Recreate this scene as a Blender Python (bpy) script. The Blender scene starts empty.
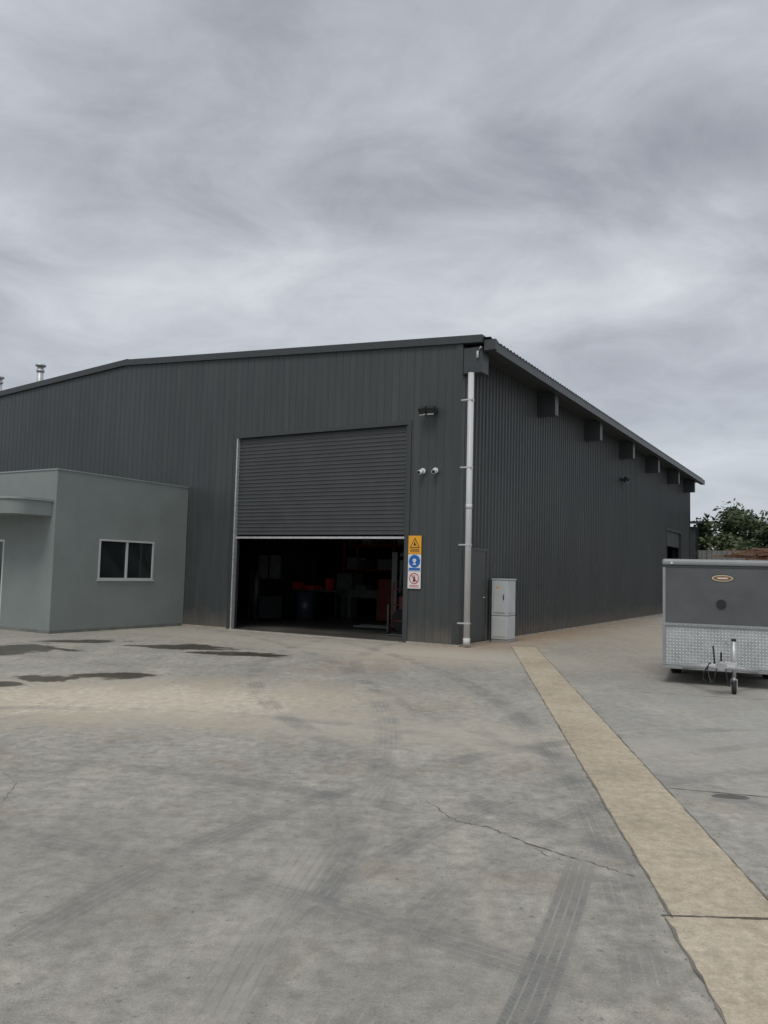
import bpy, bmesh, math, random
from mathutils import Vector, Matrix, Euler
random.seed(7)
S = bpy.context.scene
COL = S.collection

# ------------------------------------------------------------------ node helpers
def new_mat(name):
    m = bpy.data.materials.new(name); m.use_nodes = True
    nt = m.node_tree; b = nt.nodes['Principled BSDF']
    return m, nt, b
def mth(nt, op, a, b=None, c=None, clamp=False):
    n = nt.nodes.new('ShaderNodeMath'); n.operation = op; n.use_clamp = clamp
    for i, v in enumerate((a, b, c)):
        if v is None: continue
        if isinstance(v, (int, float)): n.inputs[i].default_value = v
        else: nt.links.new(v, n.inputs[i])
    return n.outputs[0]
def noise(nt, vec, scale, detail=4, rough=0.55, dist=0.0):
    n = nt.nodes.new('ShaderNodeTexNoise'); n.inputs['Scale'].default_value = scale
    n.inputs['Detail'].default_value = detail; n.inputs['Roughness'].default_value = rough
    n.inputs['Distortion'].default_value = dist
    if vec is not None: nt.links.new(vec, n.inputs['Vector'])
    return n.outputs['Fac']
def ramp(nt, fac, stops):
    n = nt.nodes.new('ShaderNodeValToRGB'); el = n.color_ramp.elements
    while len(el) < len(stops): el.new(0.5)
    for e, (p, c) in zip(el, stops):
        e.position = p; e.color = (c, c, c, 1) if isinstance(c, (int, float)) else (*c, 1)
    nt.links.new(fac, n.inputs[0]); return n.outputs[0]
def mix(nt, fac, a, b, mode='MIX'):
    n = nt.nodes.new('ShaderNodeMixRGB'); n.blend_type = mode
    for i, v in enumerate((fac, a, b)):
        if isinstance(v, (int, float)): n.inputs[i].default_value = v if i == 0 else (v, v, v, 1)
        elif isinstance(v, tuple): n.inputs[i].default_value = (*v, 1)
        else: nt.links.new(v, n.inputs[i])
    return n.outputs[0]
def mapping(nt, vec, scale=(1,1,1), loc=(0,0,0), rot=(0,0,0)):
    n = nt.nodes.new('ShaderNodeMapping'); n.inputs['Scale'].default_value = scale
    n.inputs['Location'].default_value = loc; n.inputs['Rotation'].default_value = rot
    nt.links.new(vec, n.inputs['Vector']); return n.outputs[0]
def bump(nt, b, h, strength=0.2, dist=0.01):
    n = nt.nodes.new('ShaderNodeBump'); n.inputs['Strength'].default_value = strength
    n.inputs['Distance'].default_value = dist
    nt.links.new(h, n.inputs['Height']); nt.links.new(n.outputs[0], b.inputs['Normal'])
def objco(nt):
    return nt.nodes.new('ShaderNodeTexCoord').outputs['Object']

def simple(name, col, rough=0.5, metal=0.0, var=0.15, scale=3.0, bmp=0.0, bscale=60, stretch=(1,1,1), spec=0.5):
    m, nt, b = new_mat(name)
    co = mapping(nt, objco(nt), stretch)
    n = noise(nt, co, scale, 4, 0.6)
    c = ramp(nt, n, [(0.3, tuple(x*(1-var) for x in col)), (0.7, tuple(min(1, x*(1+var)) for x in col))])
    nt.links.new(c, b.inputs['Base Color'])
    r = mth(nt, 'MULTIPLY_ADD', n, 0.25, rough-0.12); nt.links.new(r, b.inputs['Roughness'])
    b.inputs['Metallic'].default_value = metal
    b.inputs['Specular IOR Level'].default_value = spec
    if bmp: bump(nt, b, noise(nt, co, bscale, 3), bmp, 0.01)
    return m

# ------------------------------------------------------------------ mesh helpers
def empty(name, loc=(0,0,0), rz=0.0, parent=None):
    e = bpy.data.objects.new(name, None); COL.objects.link(e)
    e.location = loc; e.rotation_euler = (0, 0, rz); e.empty_display_size = 0.3
    if parent: e.parent = parent
    return e
def mesh_obj(name, verts, faces, mat, parent=None, smooth=False):
    me = bpy.data.meshes.new(name); me.from_pydata([tuple(v) for v in verts], [], faces)
    me.validate(); me.update()
    if isinstance(mat, (list, tuple)):
        for m in mat: me.materials.append(m)
    elif mat: me.materials.append(mat)
    if smooth:
        for p in me.polygons: p.use_smooth = True
    o = bpy.data.objects.new(name, me); COL.objects.link(o)
    if parent: o.parent = parent
    return o
BF = [(0,3,2,1),(4,5,6,7),(0,1,5,4),(1,2,6,5),(2,3,7,6),(3,0,4,7)]
def boxv(x0,x1,y0,y1,z0,z1):
    return [(x0,y0,z0),(x1,y0,z0),(x1,y1,z0),(x0,y1,z0),(x0,y0,z1),(x1,y0,z1),(x1,y1,z1),(x0,y1,z1)]
def box(name, parent, x0,x1,y0,y1,z0,z1, mat, bev=0.0, rot=None):
    x0,x1=sorted((x0,x1)); y0,y1=sorted((y0,y1)); z0,z1=sorted((z0,z1))
    c = Vector(((x0+x1)/2,(y0+y1)/2,(z0+z1)/2))
    o = mesh_obj(name, [Vector(v)-c for v in boxv(x0,x1,y0,y1,z0,z1)], BF, mat, parent)
    o.location = c
    if rot: o.rotation_euler = rot
    if bev:
        m = o.modifiers.new('b','BEVEL'); m.width = bev; m.segments = 3
        m.limit_method='ANGLE'
    return o
def boxes(name, parent, lst, mat):
    V=[];F=[]
    for b in lst:
        n=len(V); V+=boxv(*b); F+=[tuple(i+n for i in f) for f in BF]
    return mesh_obj(name,V,F,mat,parent)
def tube(name, parent, pts, r, mat, seg=12, cap=True):
    pts=[Vector(p) for p in pts]; V=[];F=[]
    rs = r if isinstance(r,(list,tuple)) else [r]*len(pts)
    for i,p in enumerate(pts):
        if i==0: d=pts[1]-p
        elif i==len(pts)-1: d=p-pts[i-1]
        else: d=(pts[i+1]-pts[i]).normalized()+(p-pts[i-1]).normalized()
        d.normalize()
        a = d.cross(Vector((0,0,1)) if abs(d.z)<0.9 else Vector((1,0,0))).normalized(); b=d.cross(a)
        for k in range(seg):
            t=2*math.pi*k/seg; V.append(p+(a*math.cos(t)+b*math.sin(t))*rs[i])
    for i in range(len(pts)-1):
        for k in range(seg):
            F.append((i*seg+k,i*seg+(k+1)%seg,(i+1)*seg+(k+1)%seg,(i+1)*seg+k))
    if cap:
        F.append(tuple(range(seg))[::-1]); F.append(tuple((len(pts)-1)*seg+k for k in range(seg)))
    o=mesh_obj(name,V,F,mat,parent)
    for p in o.data.polygons:
        if len(p.vertices)==4: p.use_smooth=True
    return o

def wall(name, parent, mat, axis, us, offs, off0, ztop, holes, zmin=0.0, sign=1, reveal=0.0):
    zs = sorted({zmin, *[h[2] for h in holes], *[h[3] for h in holes]})
    V=[];F=[]
    n=len(zs)+1
    for u,o in zip(us,offs):
        for z in zs+[None]:
            zz = ztop(u) if z is None else z
            p = (u, off0-o*sign, zz) if axis=='x' else (off0+o*sign, u, zz)
            V.append(p)
    for i in range(len(us)-1):
        um=(us[i]+us[i+1])/2
        for k in range(n-1):
            z0=zs[k]; z1=zs[k+1] if k+1<len(zs) else 1e9
            if us[i+1]-us[i] < 1e-6: continue
            if any(h[0]<um<h[1] and h[2]-1e-6<=z0 and z1<=h[3]+1e-6 for h in holes): continue
            a=i*n+k; F.append((a,a+n,a+n+1,a+1))
    return mesh_obj(name,V,F,mat,parent)
def ribs(u0,u1,pitch,w,h,extra=(),minor=True):
    pts=[]
    k=math.floor(u0/pitch)
    while k*pitch<u1+pitch:
        c=k*pitch
        pts+=[(c-w/2-h*0.5,0),(c-w/2,h),(c+w/2,h),(c+w/2+h*0.5,0)]
        if minor: pts+=[(c+pitch*0.40,0),(c+pitch*0.44,h*0.18),(c+pitch*0.56,h*0.18),(c+pitch*0.60,0)]
        k+=1
    pts=[p for p in pts if u0<p[0]<u1]
    def interp(u):
        a=[p for p in pts if p[0]<=u]; b=[p for p in pts if p[0]>=u]
        if not a or not b: return 0
        a=a[-1]; b=b[0]
        if b[0]==a[0]: return a[1]
        return a[1]+(b[1]-a[1])*(u-a[0])/(b[0]-a[0])
    ex=[(e,interp(e)) for e in list(extra)]
    allp=sorted(pts+ex+[(u0,0),(u1,0)])
    return [p[0] for p in allp],[p[1] for p in allp]

# ------------------------------------------------------------------ materials
def metal_cladding(name, col, rough=0.42):
    m, nt, b = new_mat(name)
    co = objco(nt)
    big = noise(nt, mapping(nt, co, (0.35,0.35,0.2)), 1.5, 5)
    st = noise(nt, mapping(nt, co, (5,5,0.35)), 1.0, 6, 0.6)
    c = ramp(nt, big, [(0.3, tuple(x*0.88 for x in col)), (0.7, tuple(x*1.11 for x in col))])
    c = mix(nt, mth(nt,'MULTIPLY',ramp(nt, st, [(0.45,0.0),(0.75,1.0)]),0.16), c, (0.15,0.15,0.14))
    sep = nt.nodes.new('ShaderNodeSeparateXYZ'); nt.links.new(nt.nodes.new('ShaderNodeNewGeometry').outputs['Position'], sep.inputs[0])
    z = mth(nt,'ADD', sep.outputs[2], mth(nt,'MULTIPLY',mth(nt,'SUBTRACT',noise(nt,co,3,5),0.5),0.6))
    d = ramp(nt, z, [(0.0,0.6),(0.5,0.0)])
    c = mix(nt, d, c, (0.17,0.145,0.12))
    nt.links.new(c, b.inputs['Base Color'])
    r = mth(nt,'MULTIPLY_ADD', st, 0.25, rough-0.1); nt.links.new(r, b.inputs['Roughness'])
    b.inputs['Specular IOR Level'].default_value = 0.4
    bump(nt, b, noise(nt, mapping(nt,co,(1,1,0.5)), 2.2, 3), 0.25, 0.02)
    return m
M_clad = metal_cladding('slate_cladding', (0.053,0.0600,0.0620))
M_trim = simple('slate_trim', (0.043,0.049,0.051), 0.42, var=0.1)
M_shut = simple('shutter_steel', (0.052,0.057,0.059), 0.5, var=0.12, scale=2)
M_roof = simple('roof_sheet', (0.08,0.088,0.092), 0.45, var=0.1)
M_galv = simple('galvanised', (0.55,0.56,0.57), 0.45, 0.5, 0.15, 12)
M_white= simple('white_pvc', (0.58,0.59,0.60), 0.4, var=0.12, scale=2, stretch=(4,4,0.6))
M_rend = simple('green_grey_render', (0.222,0.252,0.244), 0.85, var=0.09, scale=1.0, bmp=0.3, bscale=90)
M_cap  = simple('parapet_capping', (0.27,0.305,0.30), 0.45, var=0.06)
M_alu  = simple('window_frame', (0.55,0.57,0.56), 0.4, var=0.05)
M_dark = simple('interior_dark', (0.022,0.023,0.025), 0.8, var=0.3)
M_mach = simple('machine_grey', (0.085,0.095,0.095), 0.5, var=0.3, scale=5)
M_black= simple('black_rubber', (0.02,0.02,0.021), 0.75, var=0.3, scale=20)
M_intfl= simple('interior_floor', (0.085,0.083,0.077), 0.42, var=0.45, scale=0.8)
M_cab  = simple('cabinet_paint', (0.50,0.535,0.545), 0.45, var=0.06)
M_yel  = simple('sign_yellow', (0.80,0.38,0.02), 0.4, var=0.05)
M_sw   = simple('sign_white', (0.70,0.71,0.72), 0.4, var=0.04)
M_blue = simple('sign_blue', (0.01,0.12,0.45), 0.4, var=0.05)
M_red  = simple('sign_red', (0.58,0.03,0.03), 0.4, var=0.05)
M_blk  = simple('sign_black', (0.02,0.02,0.02), 0.4, var=0.05)
M_lens = simple('lamp_lens', (0.35,0.36,0.36), 0.15, var=0.05)
M_tr   = simple('trailer_paint', (0.090,0.096,0.102), 0.36, var=0.16, scale=2)
M_trail_top = simple('trailer_rail', (0.30,0.315,0.32), 0.38, 0.3, 0.08)
M_frk  = simple('machine_red', (0.13,0.014,0.012), 0.5, var=0.3)
M_rust = simple('rusty_steel', (0.16,0.075,0.045), 0.85, var=0.5, scale=6)
M_pal  = simple('old_timber', (0.20,0.145,0.10), 0.85, var=0.4, scale=6, stretch=(1,8,8))
M_fence= simple('fence_sheet', (0.17,0.175,0.165), 0.6, var=0.25)
M_bark = simple('bark', (0.11,0.085,0.065), 0.9, var=0.4, scale=8, bmp=0.5)
def leafmat():
    m, nt, b = new_mat('leaf')
    g = nt.nodes.new('ShaderNodeNewGeometry')
    n = noise(nt, g.outputs['Position'], 1.3, 4)
    r = mth(nt,'MULTIPLY_ADD', g.outputs['Random Per Island'], 0.5, mth(nt,'MULTIPLY',n,0.6))
    c = ramp(nt, r, [(0.15,(0.028,0.042,0.020)),(0.5,(0.07,0.10,0.042)),(0.85,(0.13,0.16,0.08))])
    nt.links.new(c, b.inputs['Base Color']); b.inputs['Roughness'].default_value=0.6
    return m
M_leaf = leafmat()
def glassmat():
    m, nt, b = new_mat('window_glass')
    n = noise(nt, objco(nt), 1.5, 3)
    c = ramp(nt, n, [(0.3,(0.012,0.015,0.016)),(0.7,(0.03,0.035,0.036))])
    nt.links.new(c, b.inputs['Base Color']); b.inputs['Roughness'].default_value=0.06
    b.inputs['IOR'].default_value=1.5
    return m
M_glass = glassmat()
M_chk = simple('aluminium_tread', (0.68,0.70,0.70), 0.35, 0.4, 0.1, 5)
M_plate = simple('aluminium_plate', (0.42,0.435,0.44), 0.42, 0.4, 0.2, 4)

# ------------------------------------------------------------------ ground material
def ground_material(name):
    m, nt, b = new_mat(name)
    pos = nt.nodes.new('ShaderNodeNewGeometry').outputs['Position']
    sep = nt.nodes.new('ShaderNodeSeparateXYZ'); nt.links.new(pos, sep.inputs[0])
    X, Y = sep.outputs[0], sep.outputs[1]
    nbig = noise(nt, pos, 0.22, 3, 0.6, 0.6)
    nmed = noise(nt, pos, 1.1, 7, 0.70, 0.4)
    nfin = noise(nt, pos, 9, 5, 0.74)
    ngr = noise(nt, pos, 110, 2, 0.7)
    nst = noise(nt, mapping(nt, pos, (0.9,0.13,1), rot=(0,0,math.radians(-58))), 2.0, 6, 0.65, 0.4)
    nwp = noise(nt, mapping(nt, pos, (0.8,1.0,1), (5,3,0)), 1.3, 5, 0.65, 0.6)
    c = ramp(nt, nbig, [(0.3,(0.305,0.293,0.258)),(0.7,(0.385,0.368,0.325))])
    c = mix(nt, 0.65, c, ramp(nt, nmed, [(0.27,(0.215,0.208,0.186)),(0.40,(0.310,0.300,0.268)),(0.56,(0.372,0.358,0.318)),(0.70,(0.49,0.455,0.385))]))
    c = mix(nt, mth(nt,'MULTIPLY',ramp(nt,nst,[(0.50,0.0),(0.66,1.0)]),0.42), c, (0.49,0.45,0.38))
    c = mix(nt, mth(nt,'MULTIPLY',ramp(nt,nst,[(0.32,1.0),(0.46,0.0)]),0.30), c, (0.215,0.212,0.198))
    c = mix(nt, mth(nt,'MULTIPLY',ramp(nt,nwp,[(0.54,0.0),(0.68,1.0)]),0.38), c, (0.30,0.245,0.175))
    c = mix(nt, 0.80, c, mix(nt, 1.0, c, ramp(nt,nfin,[(0.3,0.62),(0.7,1.34)]), 'MULTIPLY'))
    c = mix(nt, 0.50, c, mix(nt, 1.0, c, ramp(nt,ngr,[(0.3,0.58),(0.7,1.42)]), 'MULTIPLY'))
    spk = ramp(nt, noise(nt, mapping(nt,pos,(1,1,1),(9,9,0)), 22, 2, 0.5), [(0.66,0.0),(0.73,1.0)])
    c = mix(nt, mth(nt,'MULTIPLY',spk,0.55), c, (0.13,0.115,0.095))
    def ell(cx, cy, rx, ry, ang=0.0, soft=0.1, nz=0.8, ns=None):
        ca, sa = math.cos(ang), math.sin(ang)
        dx = mth(nt,'SUBTRACT',X,cx); dy = mth(nt,'SUBTRACT',Y,cy)
        a = mth(nt,'ADD',mth(nt,'MULTIPLY',dx,ca),mth(nt,'MULTIPLY',dy,sa))
        d = mth(nt,'SUBTRACT',mth(nt,'MULTIPLY',dy,ca),mth(nt,'MULTIPLY',dx,sa))
        a = mth(nt,'DIVIDE',a,rx); d = mth(nt,'DIVIDE',d,ry)
        r = mth(nt,'SQRT',mth(nt,'ADD',mth(nt,'MULTIPLY',a,a),mth(nt,'MULTIPLY',d,d)))
        r = mth(nt,'ADD',r,mth(nt,'MULTIPLY',mth(nt,'SUBTRACT',ns if ns is not None else nmed,0.5),nz*2))
        return ramp(nt, r, [(max(0,0.95-soft),1.0),(0.95,0.0)]) if soft<0.9 else ramp(nt, mth(nt,'MULTIPLY',r,0.6), [(0.1,1.0),(0.9,0.0)])
    for (cx,cy,rx,ry,ang,st,colr) in [(-2.9,9.8,2.8,1.5,0.1,0.9,(0.54,0.47,0.355)),(0.2,8.2,3.4,0.7,-0.25,0.6,(0.52,0.47,0.385)),
            (4.6,22.0,9,1.1,math.radians(59.3),0.85,(0.37,0.255,0.16)),(-3.5,18.6,6,1.3,-0.5,0.6,(0.47,0.43,0.36)),(1.0,15.8,3.2,1.4,-0.4,0.65,(0.52,0.475,0.39)),
            (8,22,3.0,7,-0.4,0.6,(0.42,0.36,0.28)),(0.6,12.3,3.5,1.1,-0.1,0.25,(0.25,0.25,0.235)),(-1.6,4.5,1.8,1.4,0.4,0.28,(0.24,0.235,0.215)),
            (0.1,3.3,1.3,0.7,0.2,0.25,(0.24,0.225,0.20))]:
        c = mix(nt, mth(nt,'MULTIPLY',ell(cx,cy,rx,ry,ang,1.0,1.1),st), c, colr)
    e1 = ell(-3.0,9.6,3.4,1.1,0.08,0.5,1.4,nst)
    c = mix(nt, mth(nt,'MULTIPLY',mth(nt,'MULTIPLY',e1,ramp(nt,nfin,[(0.40,0.0),(0.6,1.0)])),0.8), c, (0.66,0.60,0.50))
    c = mix(nt, mth(nt,'MULTIPLY',ell(4.6,8.0,2.2,4.5,0,1.0,0.7),0.5), c, (0.41,0.415,0.395))
    # tyre arcs (ribbed)
    nbrk = ramp(nt, noise(nt,pos,1.6,4), [(0.40,0.0),(0.58,1.0)])
    for (cx,cy,R,w,st,colr) in [(6.0,1.2,7.85,0.12,0.36,(0.15,0.152,0.145)),(6.0,1.2,6.35,0.12,0.32,(0.15,0.152,0.145)),(7.2,0.4,8.3,0.11,0.32,(0.16,0.16,0.155)),
            (-20,8,21.6,0.14,0.36,(0.15,0.155,0.15)),(-20,8,20.1,0.14,0.34,(0.16,0.165,0.165)),
            (14,2,14.6,0.15,0.30,(0.5,0.47,0.41)),(-6,-6,11.5,0.12,0.30,(0.15,0.15,0.15)),(-6,-6,13.1,0.12,0.30,(0.15,0.15,0.15)),
            (12,14,14.0,0.14,0.36,(0.16,0.16,0.16)),(12,14,12.4,0.14,0.32,(0.16,0.16,0.16)),(-3,2,7.0,0.13,0.30,(0.17,0.17,0.17))]:
        dx=mth(nt,'SUBTRACT',X,cx); dy=mth(nt,'SUBTRACT',Y,cy)
        r=mth(nt,'SQRT',mth(nt,'ADD',mth(nt,'MULTIPLY',dx,dx),mth(nt,'MULTIPLY',dy,dy)))
        q=mth(nt,'SUBTRACT',r,R)
        k=ramp(nt,mth(nt,'DIVIDE',mth(nt,'ABSOLUTE',q),w*2),[(0.3,1.0),(0.55,0.0)])
        rb=ramp(nt,mth(nt,'ABSOLUTE',mth(nt,'SINE',mth(nt,'MULTIPLY',q,math.pi/0.05))),[(0.1,0.35),(0.5,1.0)])
        c=mix(nt,mth(nt,'MULTIPLY',mth(nt,'MULTIPLY',mth(nt,'MULTIPLY',k,rb),nbrk),st*1.15),c,colr)
    # fresh skid mark
    x0,y0,x1,y1=1.30,5.05,0.42,2.7
    L=math.hypot(x1-x0,y1-y0); tx,ty=(x1-x0)/L,(y1-y0)/L
    dx=mth(nt,'SUBTRACT',X,x0); dy=mth(nt,'SUBTRACT',Y,y0)
    al=mth(nt,'ADD',mth(nt,'MULTIPLY',dx,tx),mth(nt,'MULTIPLY',dy,ty))
    ac=mth(nt,'SUBTRACT',mth(nt,'MULTIPLY',dy,tx),mth(nt,'MULTIPLY',dx,ty))
    ac=mth(nt,'ADD',ac,mth(nt,'MULTIPLY',mth(nt,'MULTIPLY',al,mth(nt,'SUBTRACT',al,2.4)),0.018))
    ac=mth(nt,'ADD',ac,mth(nt,'MULTIPLY',mth(nt,'SUBTRACT',nfin,0.5),0.012))
    inb=ramp(nt,mth(nt,'ABSOLUTE',ac),[(0.070,1.0),(0.100,0.0)])
    rib=ramp(nt,mth(nt,'ABSOLUTE',mth(nt,'SINE',mth(nt,'MULTIPLY',ac,math.pi/0.043))),[(0.12,0.35),(0.5,1.0)])
    ends=ramp(nt,mth(nt,'MULTIPLY',al,0.3),[(0.0,0.0),(0.30,1.0),(1.0,1.0)])
    zig=mth(nt,'MULTIPLY_ADD',mth(nt,'ABSOLUTE',ac),0.8,al)
    blocks=ramp(nt,mth(nt,'ABSOLUTE',mth(nt,'SINE',mth(nt,'MULTIPLY',zig,math.pi/0.032))),[(0.1,0.72),(0.5,1.0)])
    k=mth(nt,'MULTIPLY',mth(nt,'MULTIPLY',inb,rib),mth(nt,'MULTIPLY',ends,blocks))
    k=mth(nt,'MULTIPLY',k,ramp(nt,nfin,[(0.36,0.15),(0.58,1.0)]))
    k=mth(nt,'MULTIPLY',k,ramp(nt,nwp,[(0.35,0.55),(0.5,1.0)]))
    c=mix(nt,mth(nt,'MULTIPLY',k,0.75),c,(0.135,0.145,0.15))
    # puddles / damp
    wet=None; damp=None
    for (cx,cy,rx,ry,ang) in [(-3.7,16.0,1.1,0.55,-0.1),(-2.6,15.0,1.15,0.40,-0.10),(-3.84,11.75,0.60,0.36,0.2),(-4.6,11.2,0.55,0.28,-0.1),(-6.9,14.7,1.2,1.0,0.3),(-5.1,10.6,0.45,0.22,0),
                          (2.6,6.05,0.17,0.07,0.0),(-6.1,16.6,0.9,0.5,0.4)]:
        e=ell(cx,cy,rx,ry,ang,0.12,1.5,nwp)
        wet = e if wet is None else mth(nt,'MAXIMUM',wet,e)
        if rx>0.3:
            e=ell(cx,cy,rx*1.25,ry*1.4,ang,0.7,1.5,nwp)
            damp = e if damp is None else mth(nt,'MAXIMUM',damp,e)
    c=mix(nt,mth(nt,'MULTIPLY',damp,0.55),c,mix(nt,1.0,c,(0.52,0.48,0.43),'MULTIPLY'))
    c=mix(nt,mth(nt,'MULTIPLY',wet,0.9),c,mix(nt,1.0,c,(0.26,0.24,0.21),'MULTIPLY'))
    far = ramp(nt, mth(nt,'DIVIDE',mth(nt,'ADD',Y,mth(nt,'MULTIPLY',nbig,6)),100),[(0.62,0.0),(0.66,1.0)])
    c=mix(nt,far,c,mix(nt,nmed,(0.07,0.08,0.03),(0.14,0.12,0.06)))
    nt.links.new(c,b.inputs['Base Color'])
    rr=mix(nt,wet,ramp(nt,nmed,[(0.3,0.65),(0.7,0.88)]),0.28)
    nt.links.new(rr,b.inputs['Roughness'])
    b.inputs['Specular IOR Level'].default_value=0.3
    h=mth(nt,'ADD',mth(nt,'MULTIPLY',nfin,0.6),mth(nt,'MULTIPLY',ngr,0.4))
    h=mth(nt,'MULTIPLY',h,mth(nt,'SUBTRACT',1.0,wet))
    bump(nt,b,h,0.6,0.009)
    return m
M_ground = ground_material('concrete_yard')
def strip_material():
    m, nt, b = new_mat('concrete_strip')
    pos = nt.nodes.new('ShaderNodeNewGeometry').outputs['Position']
    a=noise(nt,pos,0.9,6,0.68,0.3); f=noise(nt,pos,14,5,0.7); g=noise(nt,pos,110,2,0.7)
    c=ramp(nt,a,[(0.3,(0.38,0.325,0.24)),(0.5,(0.47,0.405,0.30)),(0.72,(0.55,0.485,0.38))])
    c=mix(nt,0.7,c,mix(nt,1.0,c,ramp(nt,f,[(0.3,0.66),(0.7,1.30)]),'MULTIPLY'))
    c=mix(nt,0.45,c,mix(nt,1.0,c,ramp(nt,g,[(0.3,0.62),(0.7,1.38)]),'MULTIPLY'))
    st=ramp(nt,noise(nt,mapping(nt,pos,(1,1,1),(4,4,0)),2.4,6,0.7,0.5),[(0.55,0.0),(0.7,1.0)])
    c=mix(nt,mth(nt,'MULTIPLY',st,0.45),c,(0.25,0.225,0.18))
    nt.links.new(c,b.inputs['Base Color']); b.inputs['Roughness'].default_value=0.8
    bump(nt,b,f,0.45,0.006)
    return m
M_strip = strip_material()
M_crack = simple('crack_dirt', (0.12,0.11,0.095), 0.95, var=0.4, scale=6)
M_joint = simple('joint_filler', (0.20,0.185,0.155), 0.95, var=0.35, scale=4)

mesh_obj('ground', [(-400,-60,0),(400,-60,0),(400,800,0),(-400,800,0)], [(0,1,2,3)], M_ground)

def ribbon(name, pts, w, mat, z=0.004, jit=0.0, parent=None, n=10, wj=0.4, taper=False):
    P=[]
    for i in range(len(pts)-1):
        a=Vector(pts[i]); b_=Vector(pts[i+1])
        for k in range(n):
            P.append(a.lerp(b_,k/n))
    P.append(Vector(pts[-1]))
    V=[];F=[]
    for i,p in enumerate(P):
        d=(P[min(i+1,len(P)-1)]-P[max(i-1,0)]).normalized(); nn=Vector((-d.y,d.x))
        q=p+nn*random.uniform(-jit,jit)
        ww=w*random.uniform(1-wj,1+wj)/2
        if taper: ww*=max(0.1,math.sin(math.pi*(i+0.5)/(len(P)+0.5))**0.5)
        V.append((q.x+nn.x*ww,q.y+nn.y*ww,z)); V.append((q.x-nn.x*ww,q.y-nn.y*ww,z))
    for i in range(len(P)-1): F.append((2*i,2*i+1,2*i+3,2*i+2))
    return mesh_obj(name,V,F,mat,parent)

strip = empty('concrete_path')
def sx(y, off): return 2.87-0.1065*(17.6-y)+off
def strip_piece(nm,y0,y1,o0,o1):
    n=60; V=[];F=[]
    for i in range(n+1):
        y=y0+(y1-y0)*i/n
        V.append((sx(y,o0)+random.uniform(-0.008,0.008),y,0.004)); V.append((sx(y,o1)+random.uniform(-0.008,0.008),y,0.004))
    for i in range(n): F.append((2*i,2*i+1,2*i+3,2*i+2))
    mesh_obj(nm,V,F,M_strip,strip)
strip_piece('slab_far',3.93,17.9,0.0,0.54)
strip_piece('slab_near',-3.0,3.915,-0.03,0.50)
ribbon('edge_joint_1',[(sx(3.9,-0.004),3.9),(sx(17.9,-0.004),17.9)],0.009,M_joint,0.0065,0.005,strip,160,0.9)
ribbon('edge_joint_2',[(sx(3.9,0.544),3.9),(sx(17.9,0.544),17.9)],0.009,M_joint,0.0065,0.005,strip,160,0.9)
ribbon('edge_joint_3',[(sx(-1,-0.034),-1),(sx(3.9,-0.034),3.9)],0.010,M_joint,0.0065,0.006,strip,80,0.8)
ribbon('cross_joint',[(sx(3.92,-0.05),3.925),(sx(3.92,0.55),3.905)],0.011,M_crack,0.0065,0.003,strip,20,0.6)

cr = empty('pavement_cracks')
ribbon('crack_1',[(0.34,5.77),(0.52,5.30),(0.70,5.20),(0.92,4.88),(1.2,4.62),(1.42,4.38)],0.0065,M_crack,0.004,0.012,cr,12,0.8,True)
ribbon('crack_1_branch',[(0.92,4.88),(0.98,4.70),(1.08,4.62)],0.004,M_crack,0.0045,0.008,cr,9,0.8,True)
ribbon('crack_2',[(-2.9,6.3),(-2.6,5.9),(-2.45,5.3)],0.003,M_joint,0.004,0.012,cr,12,0.8,True)
ribbon('crack_4',[(2.4,5.2),(2.9,5.0),(3.4,4.4)],0.004,M_crack,0.004,0.010,cr,12,0.8,True)
ribbon('joint_1',[(sx(6.25,0.56),6.25),(6.5,5.1)],0.011,M_joint,0.004,0.003,cr,60,0.7)
ribbon('joint_2',[(sx(11.6,0.56),11.6),(9.5,9.7)],0.010,M_joint,0.004,0.003,cr,60,0.7)
ribbon('joint_4',[(-9,20.4),(1.6,14.8),(2.6,14.3)],0.010,M_joint,0.004,0.004,cr,60,0.7)

V=[];F=[]
rg=random.Random(21)
def pebble(x,y,s,z=0.0):
    n=len(V)
    for (a,b_,c_) in ((1,0,0),(0,1,0),(-1,0,0),(0,-1,0),(0.2,0.1,0.8)):
        V.append((x+a*s*rg.uniform(.7,1.3),y+b_*s*rg.uniform(.7,1.3),z+c_*s*0.8))
    F.extend([(n,n+1,n+4),(n+1,n+2,n+4),(n+2,n+3,n+4),(n+3,n,n+4)])
for i in range(420):
    y=rg.uniform(2.5,15); o=rg.choice((-0.02,0.56))+rg.gauss(0,0.035); pebble(sx(y,o),y,rg.uniform(0.002,0.006),0.003)
for i in range(350):
    y=rg.uniform(2.5,13); pebble(rg.uniform(-4,4),y,rg.uniform(0.002,0.006),0.0)
for i in range(500):
    r_=rg.uniform(0.5,22); o=0.10+abs(rg.gauss(0,0.35)); pebble(1.652+0.5105*r_+0.86*o,17.582+0.86*r_-0.5105*o,rg.uniform(0.006,0.02),0.0)
mesh_obj('loose_gravel',V,F,simple('grit',(0.24,0.20,0.15),0.95,var=0.5,scale=9))

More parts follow.
